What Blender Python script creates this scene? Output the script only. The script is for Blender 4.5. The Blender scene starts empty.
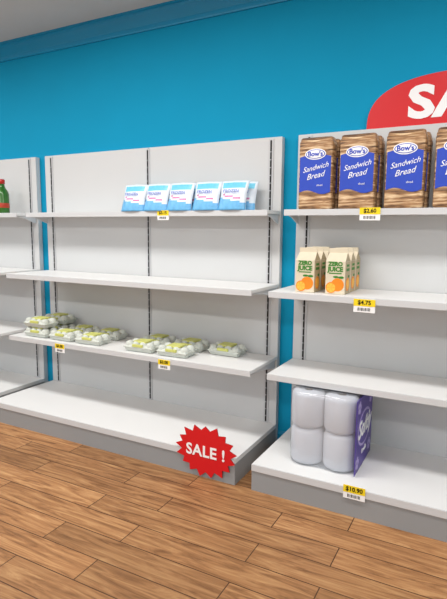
import bpy, bmesh, math, random
from mathutils import Vector, Matrix
random.seed(4)
W,G,H=2.1409,.1092,2.1075
Z0,Z2,Z3,Z4=.161,.6486,1.1472,1.6292
D4,D3,D0=.225,.4422,.6415
PT=.045
WALLY=PT+.004
scene=bpy.context.scene
try:
    scene.view_settings.view_transform='Standard'
except Exception: pass

# ---------- materials ----------
def s2l(c):
    return tuple(((x/255)/12.92 if x/255<=.04045 else ((x/255+.055)/1.055)**2.4) for x in c)+(1,)
def mat(name,rgb,rough=.5,spec=.5,metal=0,noise=0,nscale=8,trans=0,coat=0):
    m=bpy.data.materials.new(name);m.use_nodes=True
    nt=m.node_tree;b=nt.nodes['Principled BSDF']
    c=s2l(rgb)
    b.inputs['Base Color'].default_value=c
    b.inputs['Roughness'].default_value=rough
    b.inputs['Metallic'].default_value=metal
    b.inputs['Specular IOR Level'].default_value=spec
    b.inputs['Coat Weight'].default_value=coat
    if noise:
        tc=nt.nodes.new('ShaderNodeTexCoord');n=nt.nodes.new('ShaderNodeTexNoise')
        n.inputs['Scale'].default_value=nscale;n.inputs['Detail'].default_value=4
        mx=nt.nodes.new('ShaderNodeMix');mx.data_type='RGBA'
        mx.inputs[6].default_value=tuple(x*(1-noise) for x in c[:3])+(1,)
        mx.inputs[7].default_value=tuple(min(1,x*(1+noise)) for x in c[:3])+(1,)
        nt.links.new(tc.outputs['Object'],n.inputs['Vector'])
        nt.links.new(n.outputs['Fac'],mx.inputs[0]);nt.links.new(mx.outputs[2],b.inputs['Base Color'])
    return m
M={}
M['wall']=mat('painted_wall_blue',(8,146,186),.8,.2,noise=.04,nscale=3)
M['crown']=mat('crown_paint_blue',(10,138,182),.35,.5,noise=.02)
M['ceil']=mat('ceiling_plaster',(205,203,200),.9,.1,noise=.03,nscale=5)
M['panel']=mat('shelf_panel_enamel',(201,202,202),.6,.25,noise=.02,nscale=3)
M['shelf']=mat('shelf_top_enamel',(226,226,225),.5,.3,noise=.02,nscale=4)
M['lip']=mat('shelf_lip_enamel',(202,203,204),.45,.35,noise=.01)
M['kick']=mat('shelf_kick_grey',(146,148,149),.5,.35,noise=.04,nscale=5)
M['slot']=mat('upright_slot_black',(28,28,28),.6,.3,noise=.05)
M['post']=mat('upright_post_grey',(190,191,193),.4,.5,noise=.02)
M['red']=mat('sign_red',(208,20,28),.35,.4,noise=.03)
M['redd']=mat('sign_red_dark',(150,10,18),.4,.4,noise=.03)
M['white']=mat('print_white',(240,240,240),.5,.3,noise=.01)
M['black']=mat('print_black',(20,20,20),.6,.2,noise=.05)
M['yellow']=mat('tag_yellow',(240,210,30),.5,.3,noise=.02)
M['blue']=mat('label_blue',(38,70,182),.4,.4,noise=.1,nscale=30)
M['bagblue']=mat('pouch_blue',(100,174,222),.35,.5,noise=.25,nscale=60)
M['bagcyan']=mat('pouch_cyan',(110,195,222),.35,.5,noise=.25,nscale=70)
M['bagwhite']=mat('pouch_white',(220,229,238),.35,.5,noise=.08,nscale=40)
M['pink']=mat('pouch_pink',(205,120,165),.4,.4,noise=.05)
M['pulp']=mat('egg_pulp_grey',(202,206,198),.8,.2,noise=.1,nscale=40)
M['egglabel']=mat('egg_label_yellow_green',(202,204,116),.5,.3,noise=.25,nscale=90)
M['kraft']=mat('carton_kraft',(214,202,178),.55,.3,noise=.06,nscale=25)
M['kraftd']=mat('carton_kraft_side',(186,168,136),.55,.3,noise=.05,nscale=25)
M['green']=mat('print_green',(58,128,44),.5,.3,noise=.1,nscale=40)
M['orange']=mat('orange_fruit',(236,134,28),.45,.4,noise=.08,nscale=60)
M['oranges']=mat('orange_flesh',(250,185,70),.45,.4,noise=.08,nscale=60)
M['paper']=mat('tissue_paper',(230,231,236),.9,.1,noise=.03,nscale=30)
M['core']=mat('cardboard_core',(150,125,95),.8,.2,noise=.05)
M['purple']=mat('tissue_card_purple',(84,64,150),.4,.4,noise=.12,nscale=20)
M['lilac']=mat('tissue_card_lilac',(176,160,214),.4,.4,noise=.08,nscale=20)
M['glassg']=mat('bottle_green',(44,104,32),.2,.6,noise=.1,nscale=20)
M['capred']=mat('cap_red',(180,34,26),.35,.5,noise=.03)
M['sauce']=mat('bottle_label_red',(176,60,36),.4,.4,noise=.15,nscale=40)

def bread_mat():
    m=bpy.data.materials.new('bread_crust');m.use_nodes=True
    nt=m.node_tree;b=nt.nodes['Principled BSDF'];b.inputs['Roughness'].default_value=.4
    tc=nt.nodes.new('ShaderNodeTexCoord');mp=nt.nodes.new('ShaderNodeMapping')
    mp.inputs['Scale'].default_value=(9,9,80);mp.inputs['Rotation'].default_value=(0,.12,0)
    n=nt.nodes.new('ShaderNodeTexNoise');n.inputs['Scale'].default_value=1;n.inputs['Detail'].default_value=6;n.inputs['Distortion'].default_value=.6
    r=nt.nodes.new('ShaderNodeValToRGB')
    e=r.color_ramp.elements
    e[0].position=.34;e[0].color=s2l((84,56,34));e[1].position=.66;e[1].color=s2l((228,200,160))
    k=e.new(.5);k.color=s2l((166,124,82))
    L=nt.links.new
    L(tc.outputs['Object'],mp.inputs['Vector']);L(mp.outputs[0],n.inputs['Vector']);L(n.outputs['Fac'],r.inputs[0]);L(r.outputs[0],b.inputs['Base Color'])
    return m
M['bread']=bread_mat()
def film_mat():
    m=bpy.data.materials.new('clear_plastic_film');m.use_nodes=True
    nt=m.node_tree;nt.nodes.clear()
    o=nt.nodes.new('ShaderNodeOutputMaterial');mx=nt.nodes.new('ShaderNodeMixShader')
    t=nt.nodes.new('ShaderNodeBsdfTransparent');t.inputs[0].default_value=(.93,.94,.955,1)
    p=nt.nodes.new('ShaderNodeBsdfPrincipled');p.inputs['Base Color'].default_value=(.55,.57,.61,1);p.inputs['Roughness'].default_value=.08;p.inputs['Specular IOR Level'].default_value=.9;p.inputs['Coat Weight'].default_value=1
    n=nt.nodes.new('ShaderNodeTexNoise');n.inputs['Scale'].default_value=3;n.inputs['Detail'].default_value=1
    rr=nt.nodes.new('ShaderNodeMapRange');rr.inputs['To Min'].default_value=.3;rr.inputs['To Max'].default_value=.45
    tc=nt.nodes.new('ShaderNodeTexCoord');mp=nt.nodes.new('ShaderNodeMapping');mp.inputs['Scale'].default_value=(14,14,3)
    n2=nt.nodes.new('ShaderNodeTexNoise');n2.inputs['Scale'].default_value=1.5;n2.inputs['Detail'].default_value=2
    bp=nt.nodes.new('ShaderNodeBump');bp.inputs['Strength'].default_value=.5;bp.inputs['Distance'].default_value=.02
    L=nt.links.new
    L(tc.outputs['Object'],mp.inputs[0]);L(mp.outputs[0],n2.inputs['Vector']);L(n2.outputs['Fac'],bp.inputs['Height']);L(bp.outputs[0],p.inputs['Normal'])
    L(tc.outputs['Object'],n.inputs['Vector'])
    L(n.outputs['Fac'],rr.inputs['Value']);L(rr.outputs[0],mx.inputs[0])
    L(t.outputs[0],mx.inputs[1]);L(p.outputs[0],mx.inputs[2]);L(mx.outputs[0],o.inputs[0])
    return m
M['film']=film_mat()
def floor_mat():
    m=bpy.data.materials.new('wood_plank_floor');m.use_nodes=True
    nt=m.node_tree;b=nt.nodes['Principled BSDF'];L=nt.links.new
    b.inputs['Roughness'].default_value=.45;b.inputs['Specular IOR Level'].default_value=.3
    tc=nt.nodes.new('ShaderNodeTexCoord')
    br=nt.nodes.new('ShaderNodeTexBrick')
    br.offset=.37;br.offset_frequency=2;br.squash=1
    br.inputs['Scale'].default_value=1
    br.inputs['Brick Width'].default_value=.95;br.inputs['Row Height'].default_value=.155
    br.inputs['Mortar Size'].default_value=.003;br.inputs['Mortar Smooth'].default_value=.3
    br.inputs['Color1'].default_value=(0,0,0,1);br.inputs['Color2'].default_value=(1,1,1,1);br.inputs['Mortar'].default_value=(.5,.5,.5,1)
    L(tc.outputs['Object'],br.inputs['Vector'])
    mp=nt.nodes.new('ShaderNodeMapping');mp.inputs['Scale'].default_value=(2.6,26,1)
    L(tc.outputs['Object'],mp.inputs['Vector'])
    add=nt.nodes.new('ShaderNodeVectorMath');add.operation='MULTIPLY_ADD'
    add.inputs[1].default_value=(7,9,5)
    L(br.outputs['Color'],add.inputs[0]);L(mp.outputs[0],add.inputs[2])
    n=nt.nodes.new('ShaderNodeTexNoise');n.inputs['Scale'].default_value=1;n.inputs['Detail'].default_value=8;n.inputs['Roughness'].default_value=.62;n.inputs['Distortion'].default_value=1.4
    L(add.outputs[0],n.inputs['Vector'])
    r=nt.nodes.new('ShaderNodeValToRGB');e=r.color_ramp.elements
    e[0].position=.28;e[0].color=s2l((104,68,40));e[1].position=.76;e[1].color=s2l((198,154,106))
    k=e.new(.5);k.color=s2l((160,114,74))
    L(n.outputs['Fac'],r.inputs[0])
    mr=nt.nodes.new('ShaderNodeMapRange');mr.inputs['To Min'].default_value=.80;mr.inputs['To Max'].default_value=1.14
    L(br.outputs['Color'],mr.inputs['Value'])
    mul=nt.nodes.new('ShaderNodeVectorMath');mul.operation='SCALE'
    L(r.outputs[0],mul.inputs[0]);L(mr.outputs[0],mul.inputs['Scale'])
    mx=nt.nodes.new('ShaderNodeMix');mx.data_type='RGBA'
    L(br.outputs['Fac'],mx.inputs[0]);L(mul.outputs[0],mx.inputs[6]);mx.inputs[7].default_value=s2l((74,46,28))
    L(mx.outputs[2],b.inputs['Base Color'])
    return m
M['floor']=floor_mat()

# ---------- mesh helpers ----------
class MB:
    def __init__(s): s.bm=bmesh.new();s.mats=[]
    def mi(s,k):
        if k not in s.mats: s.mats.append(k)
        return s.mats.index(k)
    def box(s,a,b,k,bev=0):
        a=Vector(a);b=Vector(b)
        r=bmesh.ops.create_cube(s.bm,size=1);vs=r['verts']
        for v in vs: v.co=Vector(((a[i]+b[i])/2+v.co[i]*(b[i]-a[i]) for i in range(3)))
        fs=set(f for v in vs for f in v.link_faces);i=s.mi(k)
        for f in fs: f.material_index=i
        if bev:
            es=set(e for v in vs for e in v.link_edges)
            r=bmesh.ops.bevel(s.bm,geom=list(es),offset=bev,segments=2,affect='EDGES',profile=.5)
            for f in r['faces']: f.material_index=i
    def prism(s,pts,vec,k,kside=None):
        a=[s.bm.verts.new(p) for p in pts];b=[s.bm.verts.new(Vector(p)+Vector(vec)) for p in pts]
        i=s.mi(k);j=s.mi(kside or k)
        f=s.bm.faces.new(a);f.material_index=i;f=s.bm.faces.new(b[::-1]);f.material_index=i
        n=len(a)
        for q in range(n):
            f=s.bm.faces.new([a[q],b[q],b[(q+1)%n],a[(q+1)%n]]);f.material_index=j
    def lathe(s,prof,c,k,seg=28,ks=None):
        rings=[]
        for r,z in prof:
            rings.append([s.bm.verts.new((c[0]+r*math.cos(2*math.pi*i/seg),c[1]+r*math.sin(2*math.pi*i/seg),c[2]+z)) for i in range(seg)])
        for q in range(len(rings)-1):
            kk=s.mi(ks[q] if ks else k)
            for i in range(seg):
                f=s.bm.faces.new([rings[q][i],rings[q][(i+1)%seg],rings[q+1][(i+1)%seg],rings[q+1][i]]);f.material_index=kk;f.smooth=True
        return rings
    def ell(s,cx,cz,a,b,k,yy,t=-.001):
        s.prism([(cx+a*math.cos(2*math.pi*i/24),yy,cz+b*math.sin(2*math.pi*i/24)) for i in range(24)],(0,t,0),k)
    def ells(s,cy,cz,a,b,k,xx,t=.0008):
        s.prism([(xx,cy+a*math.cos(2*math.pi*i/24),cz+b*math.sin(2*math.pi*i/24)) for i in range(24)],(t,0,0),k)
    def obj(s,name,parent=None,loc=(0,0,0)):
        bmesh.ops.recalc_face_normals(s.bm,faces=s.bm.faces[:])
        me=bpy.data.meshes.new(name);s.bm.to_mesh(me);s.bm.free()
        for k in s.mats: me.materials.append(M[k])
        o=bpy.data.objects.new(name,me);scene.collection.objects.link(o);o.location=loc
        if parent: o.parent=parent
        return o
def empty(name,loc=(0,0,0)):
    e=bpy.data.objects.new(name,None);scene.collection.objects.link(e);e.location=loc;e.empty_display_size=.1;return e
def text(body,size,k,parent,loc,rot=(math.pi/2,0,0),name='lettering',bold=0,sx=1,ext=.0008,shear=0,sp=1):
    c=bpy.data.curves.new(name,'FONT');c.body=body;c.size=size;c.align_x='CENTER';c.align_y='CENTER';c.extrude=ext;c.offset=bold;c.shear=shear;c.space_character=sp
    c.materials.append(M[k]);c.resolution_u=3
    o=bpy.data.objects.new(name,c);scene.collection.objects.link(o);o.parent=parent;o.location=loc;o.rotation_euler=rot;o.scale=(sx,1,1)
    return o

# ---------- room ----------
XL,XR,YF,ZC=-4.5,7.5,-6.5,3.07
m=MB();m.box((XL,YF,-.1),(XR,WALLY+.1,0),'floor');m.obj('floor')
m=MB();m.box((XL,YF,ZC),(XR,WALLY+.1,ZC+.1),'ceil');m.obj('ceiling')
m=MB();m.box((XL,WALLY,0),(XR,WALLY+.1,ZC),'wall');m.obj('wall_back')
m=MB();m.box((XL-.1,YF,0),(XL,WALLY+.1,ZC),'wall');m.obj('wall_left')
m=MB();m.box((XR,YF,0),(XR+.1,WALLY+.1,ZC),'wall');m.obj('wall_right')
m=MB()
pr=[(0,ZC-.125),(-.014,ZC-.125),(-.018,ZC-.115),(-.018,ZC-.09),(-.028,ZC-.08),(-.05,ZC-.055),(-.07,ZC-.035),(-.074,ZC-.016),(-.09,ZC-.013),(-.09,ZC),(0,ZC)]
m.prism([(XL,WALLY+y,z) for y,z in pr],(XR-XL,0,0),'crown');m.obj('trim_crown')
m=MB();m.prism([(XL,WALLY+y,z) for y,z in [(0,0),(-.015,0),(-.015,.08),(-.008,.1),(0,.1)]],(XR-XL,0,0),'crown');m.obj('baseboard_back')

# ---------- shelf units ----------
def unit(x0):
    e=empty('supermarket_shelf_unit',(x0,0,0))
    m=MB();m.box((0,0,.02),(W/2-.003,PT,H),'panel',.003);m.box((W/2+.003,0,.02),(W,PT,H),'panel',.003)
    m.box((W/2-.004,.006,.02),(W/2+.004,PT-.003,H-.003),'slot')
    m.obj('back_panel',e)
    m=MB()
    for x in (.075,W/2,W-.075):
        w=.034
        m.box((x-w/2,-.006,Z0),(x+w/2,.0,H-.01),'post')
        m.box((x-.006,-.0075,Z0+.01),(x+.006,-.0055,H-.02),'slot')
        z=Z0+.05
        while z<H-.06:
            m.box((x-.0062,-.0085,z),(x+.003,-.0072,z+.004),'post');z+=.05
    m.obj('slotted_uprights',e)
    for i,(z,d) in enumerate(((Z2,D3),(Z3,D3),(Z4,D4))):
        m=MB()
        m.box((0,-d+.004,z-.022),(W,-.0085,z),'shelf',.002)
        m.box((0,-d,z-.036),(W,-d+.006,z+.001),'lip',.002)
        for x in (.012,W-.02):
            m.prism([(x,-.0085,z-.022),(x,-.0085,z-.085),(x,-d*.55,z-.045),(x,-d+.02,z-.03),(x,-d+.02,z-.022)],(.008,0,0),'lip')
        m.obj('shelf_%d'%(i+1),e)
    m=MB()
    m.box((0,-D0+.004,Z0-.03),(W,-.0,Z0),'shelf',.002)
    m.box((0,-D0,Z0-.04),(W,-D0+.008,Z0+.001),'lip',.002)
    m.box((.0,-D0+.006,0),(W,-D0+.03,Z0-.03),'kick')
    m.box((.0,-D0+.03,0),(.02,0,Z0-.03),'kick');m.box((W-.02,-D0+.03,0),(W,0,Z0-.03),'kick')
    m.obj('base_deck',e)
    return e
XA=-G-W;XB=0;XC=W+G
for x in (XB,XC,XA): unit(x)

# ---------- price tags ----------
def tag(x,y,z,txt,w=.115,h=.072):
    e=empty('price_tag',(x,y-.0005,z))
    m=MB()
    m.box((-w/2,-.004,-h/2),(w/2,0,h/2),'white',.001)
    m.box((-w/2,-.0052,-.002),(w/2,-.0035,h/2),'yellow')
    for i in range(11):
        xx=-w*.3+i*w*.055;m.box((xx,-.005,-h*.38),(xx+w*(.02 if i%3 else .035),-.0038,-h*.15),'black')
    m.obj('card',e)
    text(txt,h*.44,'black',e,(0,-.006,h*.24),bold=.0006,name='price')
tag(1.36,-D4,Z4-.028,'$3.15',.095,.066)
tag(2.77,-D4,Z4-.030,'$2.60')
tag(2.81,-D3,Z3-.042,'$4.75')
tag(.56,-D3,Z2-.04,'$3.00',.095,.066)
tag(1.51,-D3,Z2-.04,'$3.00',.095,.066)
tag(2.845,-D0,Z0-.02,'$10.90',.115,.074)

# ---------- starburst SALE sign ----------
e=empty('sale_starburst_sign',(1.947,-D0-.001,.174))
m=MB();pts=[];n=17
random.seed(9)
for i in range(2*n):
    a=math.pi*2*i/(2*n)+.1;r=random.uniform(.94,1.04) if i%2==0 else .79
    pts.append((.215*r*math.cos(a),0,.167*r*math.sin(a)))
m.prism(pts,(0,-.006,0),'red','redd');m.obj('burst',e)
text('SALE !',.098,'white',e,(0,-.0075,-.006),bold=.0022,name='lettering',sp=1.05)

# ---------- arched SALE sign ----------
e=empty('sale_header_sign',(3.25,.012,H))
m=MB();a_,b_=.575,.285
def arch(a_,b_,n=2.7):
    P=[(-a_,0)]
    for i in range(0,41):
        t=math.pi-math.pi*i/40
        c,s=math.cos(t),math.sin(t)
        P.append((a_*math.copysign(abs(c)**(2/n),c),b_*abs(s)**(2/n)))
    Q=[]
    for p in P:
        if not Q or (Vector(p)-Vector(Q[-1])).length>1e-4: Q.append(p)
    if (Vector(Q[0])-Vector(Q[-1])).length<1e-4: Q.pop()
    return Q
m.prism([(x,0,z) for x,z in arch(a_,b_)],(0,.012,0),'red','white')
m.obj('board',e)
text('SALE',.245,'white',e,(-.012,-.002,.12),bold=.009,name='lettering',sx=1.28,sp=1.0)

# ---------- bread ----------
def bread(x,y,z):
    e=empty('packaged_bread_loaf',(x,y,z))
    w,d,h=.205,.095,.42
    m=MB();m.box((-w/2,-d/2,0),(w/2,d/2,h-.02),'bread',.012)
    m.box((-w/2+.004,-d/2+.006,h-.045),(w/2-.004,d/2-.006,h),'bread',.014)
    m.box((-w/2-.003,-d/2+.012,h-.115),(w/2+.003,d/2-.012,h-.035),'bread',.012)
    m.obj('loaf',e)
    yf=-d/2
    m=MB()
    P=[]
    for i in range(13): 
        u=i/12;P.append((-w/2+.008+u*(w-.016),yf,.10+.012*math.sin(u*math.pi*2)))
    for i in range(13):
        u=1-i/12;P.append((-w/2+.008+u*(w-.016),yf,.305+.016*math.sin(u*math.pi)))
    m.prism(P,(0,-.0025,0),'blue')
    m.ell(0,.32,.064,.032,'white',yf-.0022);m.ell(0,.32,.058,.026,'blue',yf-.0034);m.ell(0,.32,.053,.0225,'white',yf-.0046)
    m.obj('label',e)
    text("Bow's",.038,'blue',e,(0,yf-.0065,.32),bold=.001,name='logo')
    text("Sandwich",.042,'white',e,(0,yf-.0035,.242),(math.pi/2,-.2,0),bold=0,shear=.5,name='title_1')
    text("Bread",.046,'white',e,(0,yf-.0035,.195),(math.pi/2,-.2,0),bold=0,shear=.5,name='title_2')
    text("sliced",.016,'white',e,(.03,yf-.0035,.14),name='title_3')
for x in (2.435,2.68,2.94,3.195,3.45,3.70,3.95):
    for k,y in enumerate((-.16,-.060)): bread(x+.012*k,y,Z4+.001)

# ---------- juice ----------
def juice(x,y,z):
    e=empty('juice_carton',(x,y,z))
    w,h=.112,.185
    m=MB();m.box((-w/2,-w/2,0),(w/2,w/2,h),'kraft',.002)
    hh=.05
    v=[(-w/2,-w/2,h),(w/2,-w/2,h),(w/2,w/2,h),(-w/2,w/2,h),(-w/2+.004,0,h+hh),(w/2-.004,0,h+hh)]
    bv=[m.bm.verts.new(p) for p in v]
    for q,k in (((0,1,5,4),'kraft'),((2,3,4,5),'kraft'),((1,2,5),'kraftd'),((3,0,4),'kraftd')):
        f=m.bm.faces.new([bv[i] for i in q]);f.material_index=m.mi(k)
    m.box((-w/2+.002,-.004,h+hh-.006),(w/2-.002,.004,h+hh+.022),'kraft',.001)
    y0=-w/2
    m.box((-.036,-w/2-.001,.115),(.036,-w/2,.121),'green')
    m.ell(.014,.054,.037,.037,'orange',y0);m.ell(-.022,.037,.031,.031,'orange',y0-.0009);m.ell(-.022,.037,.025,.025,'oranges',y0-.0018)
    for k in range(6):
        a=k*math.pi/3
        m.prism([(-.022,y0-.003,.037),(-.022+.024*math.cos(a-.06),y0-.003,.037+.024*math.sin(a-.06)),(-.022+.024*math.cos(a+.06),y0-.003,.037+.024*math.sin(a+.06))],(0,-.0004,0),'orange')
    m.ell(.034,.096,.016,.007,'green',y0-.0009);m.ell(.004,.098,.016,.006,'green',y0-.0009)
    m.box((w/2-.0005,-w/2+.003,.002),(w/2+.0004,w/2-.003,h-.002),'kraftd')
    m.ells(0,.055,.037,.037,'orange',w/2+.0004);m.ells(0,.055,.028,.028,'oranges',w/2+.0013);m.ells(.02,.099,.016,.008,'green',w/2+.0004)
    m.box((w/2,-.032,.13),(w/2+.001,.032,.145),'green');m.box((w/2,-.026,.155),(w/2+.001,.026,.168),'green')
    m.obj('carton',e)
    text('ZERO',.031,'green',e,(0,-w/2-.001,.170),bold=.0016,name='title_1')
    text('JUICE',.035,'green',e,(0,-w/2-.001,.140),bold=.0016,name='title_2')
for x in (2.447,2.625):
    for y in (-.315,-.195,-.075): juice(x,y,Z3+.001)

# ---------- egg cartons ----------
def eggs(x,y,z,r=0):
    e=empty('egg_carton',(x,y,z));e.rotation_euler=(0,0,r)
    w,d=.235,.15
    m=MB()
    def frus(z0,z1,s0,s1,k):
        b=[m.bm.verts.new((sx*(w/2-s0),sy*(d/2-s0),z0)) for sx,sy in((-1,-1),(1,-1),(1,1),(-1,1))]
        t=[m.bm.verts.new((sx*(w/2-s1),sy*(d/2-s1),z1)) for sx,sy in((-1,-1),(1,-1),(1,1),(-1,1))]
        i=m.mi(k)
        for f in [m.bm.faces.new(b[::-1]),m.bm.faces.new(t)]+[m.bm.faces.new([b[q],b[(q+1)%4],t[(q+1)%4],t[q]]) for q in range(4)]: f.material_index=i
    frus(.004,.032,.014,.003,'pulp');frus(.034,.050,.003,.016,'pulp')
    m.box((-w/2-.002,-d/2-.002,.031),(w/2+.002,d/2+.002,.036),'pulp',.001)
    for i in range(4):
        for j in range(2):
            cx=-w/2+w*(i+.5)/4;cy=-d/2+d*(j+.5)/2
            m.lathe([(.029,.030),(.030,.05),(.026,.062),(.018,.069),(.007,.072),(.0005,.0725)],(cx,cy,0),'pulp',14)
            m.lathe([(.0005,0),(.018,0),(.026,.012),(.0305,.031)],(cx,cy,0),'pulp',14)
    m.box((-w*.22,-d/2+.026,.060),(w*.22,d/2-.026,.0745),'egglabel',.004)
    m.box((-w*.18,-d/2-.0035,.037),(w*.18,-d/2+.012,.056),'egglabel',.003)
    m.obj('carton',e)
def jit(): return random.uniform(-.05,.05)
for x,rows in ((.24,2),(.51,1),(.78,1),(1.25,1),(1.53,1)):
    for y in (-.325,-.125):
        for l in range(rows):
            if x==.24: eggs(x,y,Z2+.001+l*.076,0)
            else: eggs(x,y,Z2+.001,jit())
eggs(1.82,-.125,Z2+.001,jit())

# ---------- frozen pouches ----------
def pouch(x,y,z,r):
    m=MB();w,h=.205,.19;nx,nz=12,16;lean=.06
    def th(v): return .006+.032*(math.sin(math.pi*min(1,.22+v*.78))**.8 if v<1 else 0)
    def side(sg):
        g=[]
        for j in range(nz+1):
            v=j/nz;row=[]
            for i in range(nx+1):
                u=i/nx*2-1
                pu=(1-abs(u)**3)
                yy=sg*(th(v)*pu*.95+.002)+.0025*math.sin(9*u+5*v)*math.sin(7*v)
                ww=w/2*(1-.07*math.sin(math.pi*v))
                row.append(m.bm.verts.new((u*ww,yy+lean*(v-.5),h*v+.006*(1-abs(u))*(v>.5)*(v-.5))))
            g.append(row)
        return g
    F=side(-1);B=side(1)
    def kf(v,u):
        if v>.93: return 'bagwhite'
        if v>.78: return 'bagcyan' if abs(u)<.8 else 'bagwhite'
        if v>.48-.1*u: return 'bagwhite'
        if v>.42-.1*u: return 'pink' if abs(u)<.6 else 'bagwhite'
        if v>.34-.1*u: return 'bagwhite'
        return 'bagblue'
    for g,sg in((F,-1),(B,1)):
        for j in range(nz):
            for i in range(nx):
                f=m.bm.faces.new([g[j][i],g[j][i+1],g[j+1][i+1],g[j+1][i]]);f.smooth=True
                f.material_index=m.mi(kf((j+.5)/nz,(i+.5)/nx*2-1))
    for j in range(nz):
        for i in (0,nx):
            f=m.bm.faces.new([F[j][i],F[j+1][i],B[j+1][i],B[j][i]]);f.material_index=m.mi('bagwhite')
    for j in (0,nz):
        for i in range(nx):
            f=m.bm.faces.new([F[j][i],F[j][i+1],B[j][i+1],B[j][i]]);f.material_index=m.mi('bagwhite')
    e=empty('food_pouch',(x,y,z));e.rotation_euler=(0,0,r)
    m.obj('bag',e)
    tl=math.atan2(lean,h)
    text('FROZEN',.03,'blue',e,(0,-.037,.122),(math.pi/2-tl,0,0),name='title')
for i in range(5):
    for k,y in enumerate((-.180,-.096)):
        pouch(1.08+i*.198+(i>2)*.01+.025*k,y,Z4+.001,random.uniform(-.03,.03))

# ---------- toilet paper pack ----------
e=empty('toilet_paper_pack',(2.412,-.525,Z0+.001));e.scale=(1.09,1.07,1.05)
m=MB();R_=.088
for i in range(2):
    for j in range(2):
        for l in range(2):
            z=.004+l*.205
            m.lathe([(.02,z),(.022,z),(R_-.018,z),(R_-.007,z+.006),(R_,z+.022),(R_,z+.176),(R_-.007,z+.192),(R_-.02,z+.2),(.022,z+.2)],(.092+i*.178,.094+j*.178,0),'paper',32)
            m.lathe([(.022,z+.2),(.0215,z+.12),(.0005,z+.119)],(.092+i*.178,.094+j*.178,0),'core',20)
m.obj('rolls',e)
m=MB()
def outline(off):
    r=R_+off;pts=[]
    cs=[(.092,.094),(.27,.094),(.27,.272),(.092,.272)]
    st=[-math.pi,-math.pi/2,0,math.pi/2]
    for q,(c,s) in enumerate(zip(cs,st)):
        for k in range(9):
            a=s+(math.pi/2)*k/8
            pts.append((c[0]+r*math.cos(a),c[1]+r*math.sin(a)))
        n=cs[(q+1)%4];a=s+math.pi/2
        for t in (.25,.5,.75):
            dip=.014*math.sin(math.pi*t)
            pts.append((c[0]+(n[0]-c[0])*t+(r-dip)*math.cos(a),c[1]+(n[1]-c[1])*t+(r-dip)*math.sin(a)))
    return pts
levels=[(.0,-.02),(.008,.002),(.03,.005),(.19,.004),(.206,-.0005),(.222,.004),(.385,.005),(.405,.002),(.417,-.012),(.420,-.03)]
rings=[[m.bm.verts.new((x,y,z)) for x,y in outline(o)] for z,o in levels]
ik=m.mi('film')
for a,b in zip(rings,rings[1:]):
    n=len(a)
    for i in range(n):
        f=m.bm.faces.new([a[i],a[(i+1)%n],b[(i+1)%n],b[i]]);f.material_index=ik;f.smooth=True
for r in (rings[0][::-1],rings[-1]):
    f=m.bm.faces.new(r);f.material_index=ik
m.obj('film_wrap',e)
m=MB()
m.box((.366,.004,.006),(.370,.375,.41),'purple',.001)
m.ells(.19,.22,.15,.10,'lilac',.370);m.ells(.19,.22,.136,.086,'purple',.3709)
for (cy,cz) in ((.05,.06),(.32,.07),(.06,.36),(.32,.35)):
    for k in range(5):
        a=k*2*math.pi/5
        m.ells(cy+.022*math.cos(a),cz+.022*math.sin(a),.014,.014,'lilac',.370)
m.obj('printed_side',e)
text('Softly',.13,'white',e,(.3722,.19,.225),(math.pi/2,0,math.pi/2),shear=.3,bold=.003,name='logo')
text('8 rolls',.04,'white',e,(.3715,.19,.09),(math.pi/2,0,math.pi/2),name='caption')

# ---------- sauce bottle ----------
def bottle(x,y):
    m=MB();s=1.15
    pr=[(.001,0),(.045,0),(.05,.006),(.05,.038),(.0505,.04),(.0505,.075),(.05,.077),(.05,.14),(.042,.165),(.028,.185),(.022,.20),(.021,.216),(.025,.217),(.025,.245),(.020,.25),(.001,.25)]
    ks=['glassg']*4+['sauce']+['glassg']*6+['capred']*4
    m.lathe([(r*s,z*s) for r,z in pr],(0,0,0),'glassg',28,ks)
    m.obj('sauce_bottle',None,(x,y,Z4+.001))
bottle(-.365,-.15)

# ---------- lights ----------
def area(name,loc,sx,sy,p,rot=(0,0,0),col=(1,1,1)):
    l=bpy.data.lights.new(name,'AREA');l.shape='RECTANGLE';l.size=sx;l.size_y=sy;l.energy=p;l.color=col
    o=bpy.data.objects.new(name,l);scene.collection.objects.link(o);o.location=loc;o.rotation_euler=rot
    return o
for i,x in enumerate((-1.8,1.2,4.2)):
    area('ceiling_light',(x,-1.5,ZC-.03),2.4,.4,52,col=(1,.99,.97))
    area('ceiling_light',(x,-4.2,ZC-.03),2.4,.4,58,col=(1,.99,.97))
w=bpy.data.worlds.new('world');scene.world=w;w.use_nodes=True
bg=w.node_tree.nodes['Background'];bg.inputs[0].default_value=(.985,.99,1,1);bg.inputs[1].default_value=1.0

# ---------- camera ----------
pi_,ya,ro=-0.1351,0.4872,0.0085
F=Vector((-math.sin(ya)*math.cos(pi_),math.cos(ya)*math.cos(pi_),math.sin(pi_)))
R=Vector((math.cos(ya),math.sin(ya),0));U=R.cross(F)
R2=R*math.cos(ro)+U*math.sin(ro);U2=-R*math.sin(ro)+U*math.cos(ro)
cam=bpy.data.cameras.new('camera');co=bpy.data.objects.new('camera',cam);scene.collection.objects.link(co)
mt=Matrix((R2,U2,-F)).transposed().to_4x4();mt.translation=Vector((3.4043,-3.1814,1.5))
co.matrix_world=mt
cam.sensor_fit='VERTICAL';cam.sensor_height=24;cam.lens=24*507.88/599
cam.clip_start=.05
scene.camera=co
